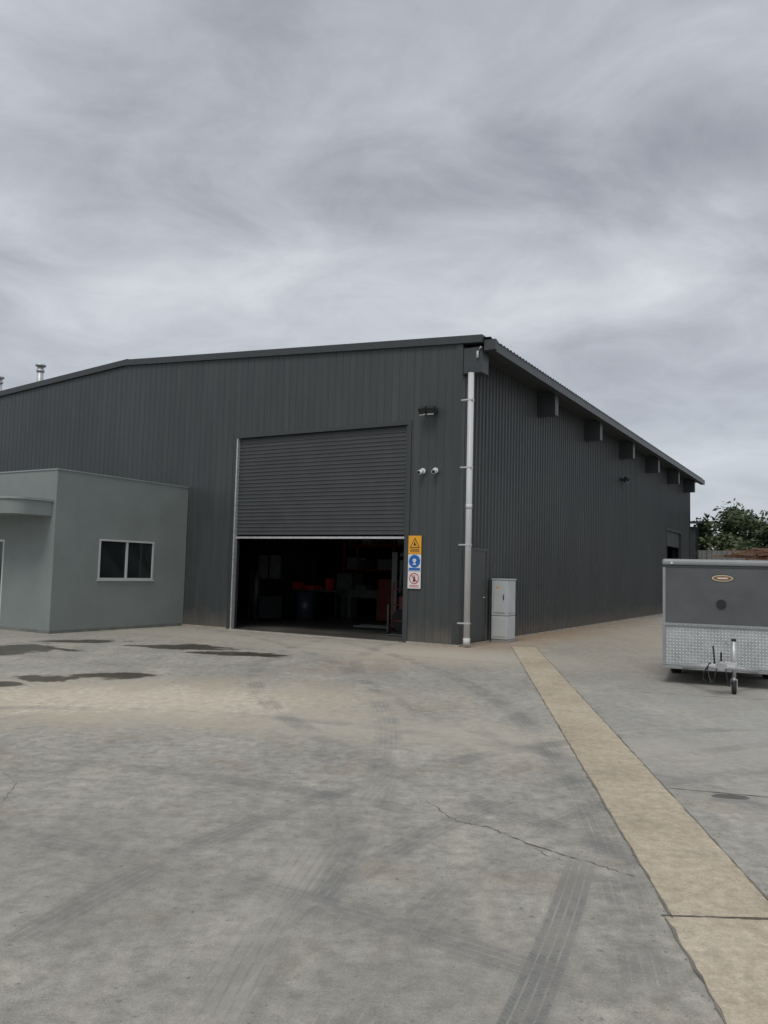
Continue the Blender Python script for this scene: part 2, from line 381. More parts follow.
# ------------------------------------------------------------------ WAREHOUSE
RZ = math.radians(-30.7)
BX,BY=1.652,17.582
B = empty('warehouse', (BX,BY,0), RZ)
D0,D1,DT,DS = -6.47,-1.31,4.98,2.35
W2=22.0; LEN=28.0
RX=-10.85
def rz(x): return 6.83-0.0645*x if x>RX else 7.53-0.0645*(RX-x)
us,of = ribs(-W2,-0.0,0.20,0.018,0.007,(D0,D1,RX),minor=True)
wall('front_wall',B,M_clad,'x',us,of,0,lambda u: rz(u)-0.05,[(D0,D1,0.0,DT)])
SD0,SD1,SDT=22.1,25.5,3.8
us,of = ribs(0.0,LEN,0.2,0.04,0.030,(0.54,1.45,SD0,SD1))
wall('side_wall',B,M_clad,'y',us,of,0,lambda u: 6.70,[(SD0,SD1,0.0,SDT)])
us,of = ribs(-W2,0,0.4,0.04,0.02,(RX,))
wall('rear_wall',B,M_clad,'x',us,of,LEN,lambda u: rz(u)-0.05,[],sign=-1)
us,of = ribs(0,LEN,0.4,0.04,0.02)
wall('far_side_wall',B,M_clad,'y',us,of,-W2,lambda u: 6.70,[],sign=-1)
boxes('corner_flashing',B,[(-0.11,0.034,-0.030,-0.012,0.02,6.70),(0.034,0.045,-0.030,0.12,0.02,6.62)],M_trim)
boxes('rear_corner_flashing',B,[(0.034,0.045,LEN-0.12,LEN+0.03,0.02,6.62)],M_trim)
boxes('door_frame',B,[(D0-0.09,D0,-0.025,0.25,0.0,DT+0.09),(D1,D1+0.08,-0.025,0.25,0.0,DT+0.09),(D0,D1,-0.025,0.25,DT,DT+0.09)],M_trim)
boxes('door_tracks',B,[(D0+0.003,D0+0.045,-0.018,0.10,0.0,DT-0.002)],M_galv)
boxes('door_track_right',B,[(D1-0.055,D1-0.003,0.0,0.10,0.0,DT-0.002)],M_trim)
V=[];F=[];n=0
z=DS+0.09; pts=[]
p=0.095
while z<DT-0.01:
    for k in range(8):
        t=k/8; zz=z+p*t
        if zz>DT-0.005: break
        pts.append((0.075-0.016*(max(0,math.sin(math.pi*2*t))**0.6 if math.sin(math.pi*2*t)>0 else 0),zz))
    z+=p
for (yy,zz) in pts: V+= [(D0+0.045,yy,zz),(D1-0.05,yy,zz)]
for i in range(len(pts)-1): F.append((2*i,2*i+1,2*i+3,2*i+2))
mesh_obj('roller_shutter',V,F,M_shut,B)
box('shutter_bottom_rail',B,D0+0.046,D1-0.056,0.045,0.10,DS,DS+0.05,M_galv)
tube('shutter_drum',B,[(D0,0.45,DT+0.2),(D1,0.45,DT+0.2)],0.22,M_dark,16)
box('threshold',B,D0,D1,-0.25,0.0,-0.05,0.012,simple('threshold_concrete',(0.40,0.37,0.32),0.8,var=0.2,bmp=0.2))
boxes('footing',B,[(-W2,D0-0.09,-0.06,-0.012,-0.02,0.04),(D1+0.08,0.05,-0.06,-0.031,-0.02,0.04),(0.046,0.08,-0.06,LEN,-0.02,0.04)],simple('footing_concrete',(0.36,0.32,0.27),0.85,var=0.25,bmp=0.2))
def roof_slope(nm,xa,xb):
    V=[];F=[]; n=int(LEN/0.1)
    for i in range(n+1):
        y=-0.02+(LEN+0.1)*i/n; o=0.03*(i%2)
        V+=[(xa,y,rz(xa)+o+0.0),(xb,y,rz(xb)+o)]
    for i in range(n): F.append((2*i,2*i+1,2*i+3,2*i+2))
    mesh_obj(nm,V,F,M_roof,B)
roof_slope('roof_right',0.66,RX); roof_slope('roof_left',RX,-W2-0.6)
def barge(nm,y0,y1):
    V=[];F=[]
    for (x,) in ((0.52,),(RX,),(-W2-0.6,)):
        zt=rz(x)+0.05; V+=[(x,y0,zt-0.17),(x,y0,zt),(x,y1,zt),(x,y1,zt-0.17)]
    for i in range(2):
        a=4*i
        for k in range(4): F.append((a+k,a+4+k,a+4+(k+1)%4,a+(k+1)%4))
    F+=[(0,1,2,3),(11,10,9,8)]
    mesh_obj(nm,V,F,M_trim,B)
barge('front_barge_capping',-0.08,0.12); barge('rear_barge_capping',LEN-0.05,LEN+0.14)
mesh_obj('ridge_capping',[(RX-.3,0,rz(RX-.3)+0.06),(RX,0,7.62),(RX+.3,0,rz(RX+.3)+0.06),(RX-.3,LEN,rz(RX-.3)+0.06),(RX,LEN,7.62),(RX+.3,LEN,rz(RX+.3)+0.06)],[(0,1,4,3),(1,2,5,4)],M_trim,B)
gx0,gx1,gb,gt=0.56,0.74,6.50,6.70
box('gutter_base',B,gx0,gx1,0.15,LEN+0.1,gb,gb+0.01,M_trim)
box('gutter_face',B,gx1,gx1+0.012,0.15,LEN+0.1,gb,gt,M_trim)
tube('gutter_bead',B,[(gx1+0.01,0.15,gt),(gx1+0.01,LEN+0.1,gt)],0.014,M_roof,8)
box('gutter_back',B,gx0-0.012,gx0,0.15,LEN+0.1,gb,gt+0.03,M_trim)
boxes('gutter_stop_ends',B,[(gx0-0.01,gx1+0.012,0.13,0.15,gb,gt+0.01),(gx0-0.01,gx1+0.012,LEN+0.1,LEN+0.12,gb,gt+0.01)],M_trim)
box('eave_soffit',B,0.046,gx0-0.013,0.13,LEN,6.60,6.612,M_trim)
hb=[]
for r in (4.95,9.35,13.7,18.0,22.3,26.4):
    hb.append((0.036,0.54,r-0.13,r+0.13,5.95,6.598))
boxes('eave_brackets',B,hb,M_trim)
box('corner_rain_head',B,0.05,0.50,-0.02,0.35,6.02,6.598,M_trim,0.01)
box('corner_fascia_box',B,0.53,0.80,0.0,0.13,6.50,6.74,M_trim,0.01)
PX=0.25
tube('downpipe',B,[(PX,-0.03,6.02),(PX,-0.03,0.06)],0.068,M_white,20)
for i,zz in enumerate((0.5,2.2,3.9,5.4)):
    box('downpipe_bracket_%d'%(i+1),B,0.05,PX+0.07,-0.10,0.02,zz,zz+0.03,M_galv)
tube('downpipe_shoe',B,[(PX,-0.03,0.20),(PX,-0.03,0.05)],0.076,M_white,20)
tube('downpipe_joiner',B,[(PX,-0.03,3.0),(PX,-0.03,3.1)],0.074,M_white,20)
tube('overflow_pipe',B,[(0.40,-0.05,6.34),(0.40,-0.05,6.48),(0.49,-0.05,6.58)],0.03,M_white,12)
box('personnel_door_leaf',B,0.036,0.062,0.60,1.40,0.06,2.12,M_trim)
boxes('personnel_door_frame',B,[(0.036,0.075,0.54,0.60,0.05,2.18),(0.036,0.075,1.40,1.46,0.05,2.18),(0.036,0.075,0.60,1.40,2.12,2.18)],M_clad)
tube('personnel_door_handle',B,[(0.09,1.30,1.05),(0.09,1.18,1.05)],0.012,M_galv,8)
boxes('side_door_frame',B,[(-0.1,0.05,SD0-0.09,SD0,0,SDT+0.1),(-0.1,0.05,SD1,SD1+0.09,0,SDT+0.1),(-0.1,0.05,SD0,SD1,SDT,SDT+0.1)],M_trim)
box('side_roller_shutter',B,-0.08,-0.05,SD0,SD1,3.1,SDT,M_shut)
def flood(nm,x,y,z,axis):
    e=empty(nm,(x,y,z),0 if axis=='x' else math.radians(90),B)
    box('wall_plate',e,-0.17,0.17,-0.05,-0.012,-0.03,0.06,M_dark)
    for k,a in ((-0.1,-0.35),(0.1,0.35)):
        box('arm',e,k-0.015,k+0.015,-0.16,-0.05,-0.0,0.03,M_dark)
        box('lamp_head',e,k-0.095,k+0.095,-0.26,-0.13,-0.10,0.08,M_dark,0.012,(math.radians(35),0,a*0.5))
        box('lamp_lens',e,k-0.075,k+0.075,-0.262,-0.205,-0.115,-0.10,M_lens,0.0,(math.radians(35),0,a*0.5))
flood('floodlight',-0.74,0,5.24,'x')
flood('side_floodlight',0.03,13.9,5.2,'y')
for i,x in enumerate((-0.90,-0.58)):
    e=empty('security_camera_%d'%(i+1),(x,-0.012,3.88),0,B)
    tube('base',e,[(0,0.0,0.0),(0,-0.05,0.0)],0.065,M_sw,16)
    tube('body',e,[(0,-0.05,-0.01),(0.02 if i else -0.03,-0.17,-0.045)],[0.045,0.052],M_sw,16)
    tube('lens',e,[(0.02 if i else -0.03,-0.168,-0.045),(0.024 if i else -0.034,-0.18,-0.048)],0.04,M_blk,16)
def flue(nm,wx,wy,zt):
    d=Vector((wx-BX,wy-BY,0)); d.rotate(Euler((0,0,-RZ)))
    x,y=d.x,d.y
    tube(nm,B,[(x,y,7.2),(x,y,zt-0.12)],0.11,M_galv,16)
    tube(nm+'_cowl',B,[(x,y,zt-0.08),(x,y,zt-0.02),(x,y,zt)],[0.18,0.18,0.05],M_galv,16)
    tube(nm+'_collar',B,[(x,y,zt-0.28),(x,y,zt-0.20)],0.14,M_galv,16)
flue('roof_flue_1',-12.33,28.0,8.62); flue('roof_flue_2',-14.85,30.2,8.66)

# interior
box('interior_floor',B,-W2+0.1,-0.1,0.0,LEN-0.1,0.001,0.012,M_intfl)
cols=[]
for y in (0.35,4.45,8.75,13.0,17.3,21.6,25.8):
    cols+= [(-0.45,-0.12,y-0.1,y+0.1,0.012,6.5)]
    cols+= [(-W2+0.12,-W2+0.45,y-0.1,y+0.1,0.012,6.5)]
boxes('portal_columns',B,cols,M_dark)
box('interior_office_wall',B,-19,-12.2,10.8,10.95,0.012,3.0,M_mach)
box('interior_office_window',B,-14.5,-13.3,10.77,10.797,1.15,2.15,simple('frosted_pane',(0.80,0.82,0.81),0.4))
boxes('interior_office_mullions',B,[(-13.92,-13.88,10.74,10.768,1.15,2.15),(-14.55,-13.25,10.74,10.768,2.15,2.21),(-14.55,-13.25,10.74,10.768,1.09,1.15)],M_dark)
sh=[];it=[]
for x in range(4):
    X0=-11.0+x*2.4
    sh+=[(X0,X0+0.08,12,12.08,0.012,3),(X0,X0+0.08,13,13.08,0.012,3)]
    for k in (0.6,1.6,2.6):
        sh.append((X0,X0+2.4,12,13.08,k,k+0.06))
        for j in range(3):
            h=random.uniform(0.25,0.7); xx=X0+0.15+j*0.75
            it.append((xx,xx+random.uniform(0.35,0.65),12.1,12.9,k+0.062,k+0.062+h))
boxes('pallet_racking',B,sh,M_red); boxes('stored_goods',B,it[::2],M_pal); boxes('stored_goods_metal',B,it[1::2],M_cab)
box('work_bench_top',B,-9.4,-7.2,6.0,6.8,0.86,0.92,M_mach)
boxes('work_bench_legs',B,[(-9.35,-9.27,6.05,6.13,0.012,0.86),(-7.33,-7.25,6.05,6.13,0.012,0.86),(-9.35,-9.27,6.67,6.75,0.012,0.86),(-7.33,-7.25,6.67,6.75,0.012,0.86)],M_dark)
boxes('work_bench_tools',B,[(-9.2,-8.9,6.2,6.5,0.922,1.15),(-8.6,-8.2,6.1,6.6,0.922,1.05),(-7.8,-7.6,6.2,6.4,0.922,1.3)],M_red)
tube('oil_drum',B,[(-7.3,4.4,0.012),(-7.3,4.4,0.88)],0.29,simple('drum_dark',(0.03,0.04,0.055),0.4),20)
boxes('lathe_bed',B,[(-7.6,-5.6,6.6,7.2,0.7,0.95),(-7.5,-7.1,6.7,7.1,0.012,0.7),(-6.1,-5.7,6.7,7.1,0.012,0.7),(-7.6,-7.0,6.55,7.25,0.952,1.5),(-6.0,-5.75,6.75,7.05,0.952,1.25),(-6.8,-6.4,6.5,7.0,0.952,1.12)],M_mach)
box('tool_cabinet',B,-5.4,-4.6,5.6,6.2,0.05,1.35,M_frk,0.02)
boxes('tool_cabinet_drawers',B,[(-5.36,-4.64,5.575,5.597,0.12+k*0.24,0.33+k*0.24) for k in range(5)],M_frk)
boxes('welding_unit',B,[(-8.0,-7.6,3.0,3.6,0.1,0.75)],M_trim)
for i,(x,y,m_) in enumerate(((-8.3,3.2,M_trim),(-8.58,3.35,M_trim))):
    tube('gas_bottle_%d'%(i+1),B,[(x,y,0.012),(x,y,1.3),(x,y,1.42),(x,y,1.5)],[0.12,0.12,0.05,0.03],m_,14)
HT=empty('hand_trolley',(0,0,0),0,B); HT.location=(-2.30,1.5,0.012); HT.rotation_euler=(0,0,math.radians(15))
for i,x in enumerate((-0.2,0.2)):
    tube('upright_%d'%(i+1),HT,[(x,0,0.1),(x,0.12,1.15),(x,0.22,1.3)],0.016,M_frk,8)
for i,zz in enumerate((0.35,0.75,1.15)):
    tube('rung_%d'%(i+1),HT,[(-0.2,0.02+zz*0.1,zz),(0.2,0.02+zz*0.1,zz)],0.012,M_frk,8)
box('toe_plate',HT,-0.24,0.24,-0.28,0.0,0.02,0.035,M_mach)
for i,x in enumerate((-0.28,0.28)):
    tube('wheel_%d'%(i+1),HT,[(x-0.03,0.08,0.12),(x+0.03,0.08,0.12)],0.12,M_black,18)

FK=empty('forklift',(0,0,0),0)
wp=Matrix.Rotation(RZ,4,'Z')@Vector((-3.05,3.1,0)); FK.location=(BX+wp.x,BY+wp.y,0.012); FK.rotation_euler=(0,0,RZ+math.radians(100))
box('body',FK,-0.5,0.5,-1.4,0.0,0.25,0.95,M_frk,0.06)
box('counterweight',FK,-0.52,0.52,-1.75,-1.35,0.3,1.15,M_mach,0.1)
box('seat',FK,-0.25,0.25,-0.95,-0.5,0.95,1.1,M_black,0.04); box('seat_back',FK,-0.25,0.25,-1.05,-0.95,1.0,1.55,M_black,0.04)
for i,(x,y) in enumerate(((-0.45,-1.3),(0.45,-1.3),(-0.45,-0.05),(0.45,-0.05))):
    tube('guard_post_%d'%(i+1),FK,[(x,y,0.9),(x*0.95,y*0.9-0.1,2.1)],0.03,M_black,8)
boxes('overhead_guard',FK,[(-0.45,0.45,-1.25+k*0.17,-1.20+k*0.17,2.08,2.12) for k in range(7)]+[(-0.47,-0.43,-1.3,-0.1,2.06,2.13),(0.43,0.47,-1.3,-0.1,2.06,2.13)],M_black)
boxes('mast',FK,[(-0.36,-0.28,0.1,0.25,0.1,2.1),(0.28,0.36,0.1,0.25,0.1,2.1),(-0.28,0.28,0.12,0.2,1.9,2.0),(-0.28,0.28,0.12,0.2,0.9,1.0)],M_trim)
boxes('fork_carriage',FK,[(-0.45,0.45,0.27,0.32,0.25,0.33),(-0.45,0.45,0.27,0.32,0.6,0.68),(-0.3,-0.18,0.33,0.38,0.05,0.7),(0.18,0.3,0.33,0.38,0.05,0.7),(-0.3,-0.18,0.38,1.35,0.05,0.09),(0.18,0.3,0.38,1.35,0.05,0.09)],M_mach)
for i,(x,y,r) in enumerate(((-0.5,-0.15,0.3),(0.5,-0.15,0.3),(-0.5,-1.3,0.24),(0.5,-1.3,0.24))):
    tube('wheel_%d'%(i+1),FK,[(x-0.09,y,r),(x+0.09,y,r)],r,M_black,20)

# ------------------------------------------------------------------ OFFICE
O=empty('office_annex',(BX,BY,0),RZ)
ox=-8.13; oy=-4.16; oh=3.72
wy0,wy1,wz0,wz1=-2.90,-1.16,1.22,2.2
def sheet(nm,pts,mat): return mesh_obj(nm,pts,[(0,1,2,3)],mat,O)
us=[oy,wy0,wy1,-0.012]
wall('side_wall',O,M_rend,'y',us,[0]*4,ox,lambda u:oh,[(wy0,wy1,wz0,wz1)])
V=[(ox,wy0,wz0),(ox,wy1,wz0),(ox,wy1,wz1),(ox,wy0,wz1),(ox-0.09,wy0,wz0),(ox-0.09,wy1,wz0),(ox-0.09,wy1,wz1),(ox-0.09,wy0,wz1)]
mesh_obj('window_reveals',V,[(0,1,5,4),(1,2,6,5),(2,3,7,6),(3,0,4,7)],M_rend,O)
fx0,fx1=ox-0.06,ox+0.012
wm=(wy0+wy1)/2
boxes('window_frame',O,[(fx0,fx1,wy0+.001,wy1-.001,wz0+.001,wz0+0.045),(fx0,fx1,wy0+.001,wy1-.001,wz1-0.045,wz1-.001),(fx0,fx1,wy0+.001,wy0+0.045,wz0+0.045,wz1-0.045),(fx0,fx1,wy1-0.045,wy1-.001,wz0+0.045,wz1-0.045),(fx0,fx1-0.01,wm-0.025,wm+0.025,wz0+0.045,wz1-0.045)],M_alu)
box('window_pane_1',O,ox-0.045,ox-0.035,wy0+0.045,wm-0.025,wz0+0.045,wz1-0.045,M_glass)
box('window_pane_2',O,ox-0.028,ox-0.018,wm+0.025,wy1-0.045,wz0+0.045,wz1-0.045,M_glass)
box('window_sill',O,ox+0.001,ox+0.035,wy0-0.03,wy1+0.03,wz0-0.03,wz0-0.002,M_alu)
dx1=ox-1.8; dx0=dx1-0.95
wall('front_wall',O,M_rend,'x',[-19,dx0,dx1,ox],[0]*4,oy,lambda u:oh,[(dx0,dx1,0,2.12)])
box('door_leaf',O,dx0+0.05,dx1-0.05,oy+0.06,oy+0.10,0.02,2.07,M_glass)
boxes('door_frame',O,[(dx0,dx0+0.05,oy-0.012,oy+0.12,0,2.12),(dx1-0.05,dx1,oy-0.012,oy+0.12,0,2.12),(dx0+0.05,dx1-0.05,oy-0.012,oy+0.12,2.07,2.12)],M_alu)
sheet('left_wall',[(-19,oy,0),(-19,-0.06,0),(-19,-0.06,oh),(-19,oy,oh)],M_rend)
sheet('roof_deck',[(-19,oy,oh-0.1),(ox,oy,oh-0.1),(ox,-0.06,oh-0.1),(-19,-0.06,oh-0.1)],M_roof)
boxes('parapet_capping',O,[(ox-0.2,ox+0.02,oy-0.02,-0.03,oh,oh+0.03),(-19,ox-0.2,oy-0.02,oy+0.2,oh,oh+0.03)],M_cap)
boxes('base_plinth',O,[(ox+0.001,ox+0.010,oy-0.010,-0.06,0,0.07),(dx1,ox+0.001,oy-0.010,oy-0.001,0,0.07)],simple('plinth',(0.17,0.18,0.165),0.85,var=0.3))
def canopy(nm,z0,z1,g,mat):
    x1=ox-0.12; x0=-15; y1=oy-0.003; y0=oy-1.0-g; R=0.35
    pl=[(x0,y1),(x0,y0)]
    for k in range(9):
        a=-math.pi/2+math.pi/2*k/8
        pl.append((x1+g-R+R*math.cos(a),y0+R+R*math.sin(a)))
    pl.append((x1+g,y1))
    n=len(pl); V=[(x,y,z0) for x,y in pl]+[(x,y,z1) for x,y in pl]
    F=[tuple(range(n))[::-1],tuple(range(n,2*n))]+[(i,(i+1)%n,n+(i+1)%n,n+i) for i in range(n)]
    mesh_obj(nm,V,F,mat,O)
canopy('canopy_fascia',2.66,2.98,0.0,M_rend); canopy('canopy_capping',2.982,3.03,0.03,M_cap)

# ------------------------------------------------------------------ SIGNS
def sign(nm,z0,z1,bg):
    c=Matrix.Rotation(RZ,4,'Z')@Vector((-1.065,-0.034,0))
    e=empty(nm,(BX+c.x,BY+c.y,(z0+z1)/2),RZ)
    h=(z1-z0)/2-0.004; w=0.165
    box('panel',e,-w,w,-0.003,0.003,-h,h,bg)
    return e,w,h
def disc(nm,e,cx,cz,r,mat,y,ri=0,seg=32,a0=0,a1=2*math.pi):
    V=[];F=[]
    for k in range(seg+1):
        a=a0+(a1-a0)*k/seg
        V.append((cx+r*math.cos(a),y,cz+r*math.sin(a))); V.append((cx+ri*math.cos(a),y,cz+ri*math.sin(a)))
    for k in range(seg): F.append((2*k,2*k+2,2*k+3,2*k+1))
    mesh_obj(nm,V,F,mat,e)
def poly(nm,e,pts,mat,y): mesh_obj(nm,[(x,y,z) for x,z in pts],[tuple(range(len(pts)))],mat,e)
e,w,h=sign('warning_sign',2.0,2.42,M_yel)
poly('triangle_border',e,[(-0.13,-0.07),(0.13,-0.07),(0,0.165)],M_blk,-0.005)
poly('triangle_field',e,[(-0.10,-0.053),(0.10,-0.053),(0,0.128)],M_yel,-0.007)
disc('figure_head',e,0.0,0.062,0.014,M_blk,-0.009); poly('figure_body',e,[(-0.03,-0.03),(-0.012,-0.03),(0.006,0.0),(0.03,-0.03),(0.048,-0.03),(0.018,0.03),(-0.006,0.048),(-0.03,0.02)],M_blk,-0.009)
for i,z in enumerate((-0.105,-0.135,-0.165)): poly('text_line_%d'%(i+1),e,[(-0.12,z),(0.12,z),(0.12,z+0.014),(-0.12,z+0.014)],M_blk,-0.005)
e,w,h=sign('mandatory_sign',1.62,1.998,M_sw)
disc('blue_disc',e,0,0.03,0.145,M_blue,-0.005)
disc('figure_head',e,0,0.030,0.035,M_sw,-0.007); poly('hard_hat',e,[(-0.055,0.045),(0.055,0.045),(0.035,0.078),(0.0,0.09),(-0.035,0.078)],M_sw,-0.009); poly('figure_shoulders',e,[(-0.05,-0.05),(0.05,-0.05),(0.028,-0.018),(-0.028,-0.018)],M_sw,-0.007)
poly('text_panel',e,[(-0.145,-0.175),(0.145,-0.175),(0.145,-0.12),(-0.145,-0.12)],M_blue,-0.005)
e,w,h=sign('prohibition_sign',1.22,1.618,M_sw)
disc('figure_head',e,0,0.085,0.018,M_blk,-0.005); poly('figure_body',e,[(-0.03,-0.05),(-0.008,-0.05),(0,-0.01),(0.008,-0.05),(0.03,-0.05),(0.028,0.06),(-0.028,0.06)],M_blk,-0.005)
disc('red_ring',e,0,0.03,0.125,M_red,-0.007,0.105); poly('red_slash',e,[(-0.088,0.10),(-0.074,0.114),(0.088,-0.04),(0.074,-0.054)],M_red,-0.009)
for i,z in enumerate((-0.135,-0.165)): poly('text_line_%d'%(i+1),e,[(-0.12,z),(0.12,z),(0.12,z+0.014),(-0.12,z+0.014)],M_red,-0.005)

# ------------------------------------------------------------------ ELECTRICAL CABINET
c=Matrix.Rotation(RZ,4,'Z')@Vector((0.12,1.62,0))
E=empty('electrical_cabinet',(BX+c.x,BY+c.y,0),RZ)
box('plinth',E,0,0.40,0.02,0.48,0,0.08,simple('cab_plinth',(0.3,0.3,0.29),0.8))
box('lower_body',E,0,0.40,0.0,0.50,0.082,0.62,M_cab,0.012)
box('upper_body',E,0,0.40,0.0,0.50,0.63,1.46,M_cab,0.012)
box('top_cap',E,-0.01,0.42,-0.015,0.515,1.462,1.49,M_cab,0.006)
box('front_door',E,0.06,0.34,-0.016,-0.001,0.70,1.42,M_cab,0.006)
box('lower_front_panel',E,0.04,0.36,-0.012,-0.001,0.14,0.58,M_cab,0.005)
box('side_door',E,0.40,0.416,0.05,0.45,0.70,1.42,M_cab,0.006)
box('handle',E,0.30,0.32,-0.04,-0.017,1.0,1.12,M_blk,0.004)
box('label_plate',E,0.12,0.18,-0.02,-0.017,1.27,1.31,M_yel)

# ------------------------------------------------------------------ TRAILER
TR=empty('enclosed_trailer',(4.345,12.4,0),math.radians(-22))
TW,TL=1.68,3.0; zb,zc,zt=0.28,0.90,1.80
box('box_body',TR,0.0,TW,0.0,TL,zc+0.002,zt,M_tr,0.02)
box('box_lower',TR,0.012,TW-0.012,0.012,TL-0.012,zb,zc,M_plate,0.01)
V=[];F=[]
p=0.046
for i in range(int(TW/p)-1):
    for k in range(int((zc-zb)/p)-1):
        d=1 if (i+k)%2 else -1
        if d<0: u,v=Vector((0.7071,0,-0.7071)),Vector((0.7071,0,0.7071))
        else: u,v=Vector((0.7071,0,0.7071)),Vector((-0.7071,0,0.7071))
        o=Vector((0.055+i*p,0.0105,zb+0.05+k*p))
        n=len(V); a,b_=0.023,0.010
        V+= [o+u*a,o+v*b_,o-u*a,o-v*b_,o+Vector((0,-0.007,0))]
        F+= [(n,n+1,n+4),(n+1,n+2,n+4),(n+2,n+3,n+4),(n+3,n,n+4)]
mesh_obj('tread_pattern',V,F,M_chk,TR)
box('belt_rail',TR,-0.01,TW+0.01,-0.014,0.012,zc-0.02,zc+0.022,M_trail_top,0.004)
box('bottom_rail',TR,-0.01,TW+0.01,-0.014,TL,zb-0.05,zb-0.002,M_trail_top,0.004)
box('lid',TR,-0.02,TW+0.02,-0.02,TL+0.02,zt+0.003,1.90,M_trail_top,0.035)
box('lid_seal',TR,-0.008,TW+0.008,-0.008,TL,zt-0.03,zt-0.002,M_trim,0.003)
box('corner_post_1',TR,-0.012,0.03,-0.012,0.03,zb,zt-0.032,M_trail_top,0.006)
box('corner_post_2',TR,TW-0.03,TW+0.012,-0.012,0.03,zb,zt-0.032,M_trail_top,0.006)
for i in range(13):
    tube('rivet_%d'%(i+1),TR,[(0.06+i*0.13,-0.014,zc),(0.06+i*0.13,-0.019,zc)],0.008,M_galv,8)
tube('vent_rim',TR,[(0.82,0.0,1.23),(0.82,-0.02,1.23)],0.070,M_blk,28)
tube('vent_core',TR,[(0.82,-0.018,1.23),(0.82,-0.026,1.23)],0.05,M_black,28)
def oval(nm,a,b_,y,mat):
    V=[(0.84+a*math.cos(t*math.pi/16),y,1.62+b_*math.sin(t*math.pi/16)) for t in range(32)]
    mesh_obj(nm,V,[tuple(range(32))],mat,TR)
oval('badge_outer',0.165,0.060,-0.003,M_blk); oval('badge_ring',0.152,0.050,-0.005,simple('badge_cream',(0.5,0.45,0.33),0.4)); oval('badge_field',0.128,0.036,-0.007,simple('badge_tan',(0.25,0.12,0.05),0.4))
poly('badge_bar',TR,[(0.77,1.612),(0.91,1.612),(0.91,1.63),(0.77,1.63)],M_sw,-0.009)
for i,x in enumerate((0.25,1.35)):
    tube('drawbar_%d'%(i+1),TR,[(x,0.1,0.25),(0.80+(0.05 if i else -0.05),-0.95,0.40)],0.032,M_galv,8)
box('coupling_plate',TR,0.70,0.90,-1.05,-0.72,0.385,0.40,M_galv,0.004)
tube('coupling_body',TR,[(0.80,-0.85,0.44),(0.80,-1.12,0.44),(0.80,-1.2,0.42)],[0.035,0.04,0.055],M_galv,14)
tube('coupling_lever',TR,[(0.80,-0.95,0.47),(0.80,-1.02,0.58),(0.80,-1.12,0.60)],0.013,M_dark,8)
tube('brake_lever',TR,[(0.72,-0.78,0.40),(0.70,-0.70,0.66)],0.012,M_dark,8)
ch=[(0.86+0.10*k/11,-0.95+0.25*k/11,0.36-0.24*math.sin(math.pi*k/11)) for k in range(12)]
tube('safety_chain',TR,ch,0.008,M_trim,6)
ch=[(0.74-0.12*k/11,-0.95+0.2*k/11,0.36-0.2*math.sin(math.pi*k/11)) for k in range(12)]
tube('safety_chain_2',TR,ch,0.008,M_trim,6)
tube('plug_lead',TR,[(0.66,-0.75,0.42),(0.58,-0.85,0.30),(0.56,-0.88,0.20),(0.62,-0.84,0.16)],0.011,M_black,8)
jx,jy=0.97,-0.70
tube('jockey_tube',TR,[(jx,jy,0.24),(jx,jy,0.74)],0.028,M_galv,14)
tube('jockey_inner',TR,[(jx,jy,0.14),(jx,jy,0.26)],0.020,M_galv,12)
tube('jockey_cap',TR,[(jx,jy,0.74),(jx,jy,0.77)],0.033,M_dark,14)
tube('jockey_crank',TR,[(jx,jy,0.76),(jx-0.10,jy-0.02,0.76),(jx-0.10,jy-0.02,0.70)],0.010,M_galv,8)
box('jockey_clamp',TR,jx-0.13,jx+0.04,jy-0.03,jy+0.03,0.36,0.44,M_galv,0.006)
boxes('jockey_fork',TR,[(jx-0.045,jx-0.035,jy-0.03,jy+0.03,0.07,0.20),(jx+0.035,jx+0.045,jy-0.03,jy+0.03,0.07,0.20),(jx-0.045,jx+0.045,jy-0.03,jy+0.03,0.20,0.21)],M_galv)
tube('jockey_tyre',TR,[(jx-0.032,jy,0.09),(jx-0.02,jy,0.09),(jx+0.02,jy,0.09),(jx+0.032,jy,0.09)],[0.07,0.09,0.09,0.07],M_black,24)
tube('jockey_hub',TR,[(jx-0.034,jy,0.09),(jx+0.034,jy,0.09)],0.045,M_galv,16)
for i,x in enumerate((0.13,TW-0.13)):
    tube('wheel_%d'%(i+1),TR,[(x-0.09,1.6,0.27),(x-0.07,1.6,0.27),(x+0.07,1.6,0.27),(x+0.09,1.6,0.27)],[0.23,0.27,0.27,0.23],M_black,32)
    tube('rim_%d'%(i+1),TR,[(x-0.093,1.6,0.27),(x+0.093,1.6,0.27)],0.15,M_galv,20)
tube('axle',TR,[(0.05,1.6,0.24),(TW-0.05,1.6,0.24)],0.03,M_dark,10)
for i,x in enumerate((0.12,TW-0.12)):
    tube('marker_light_%d'%(i+1),TR,[(x,-0.016,1.84),(x,-0.03,1.84)],0.018,M_sw,12)

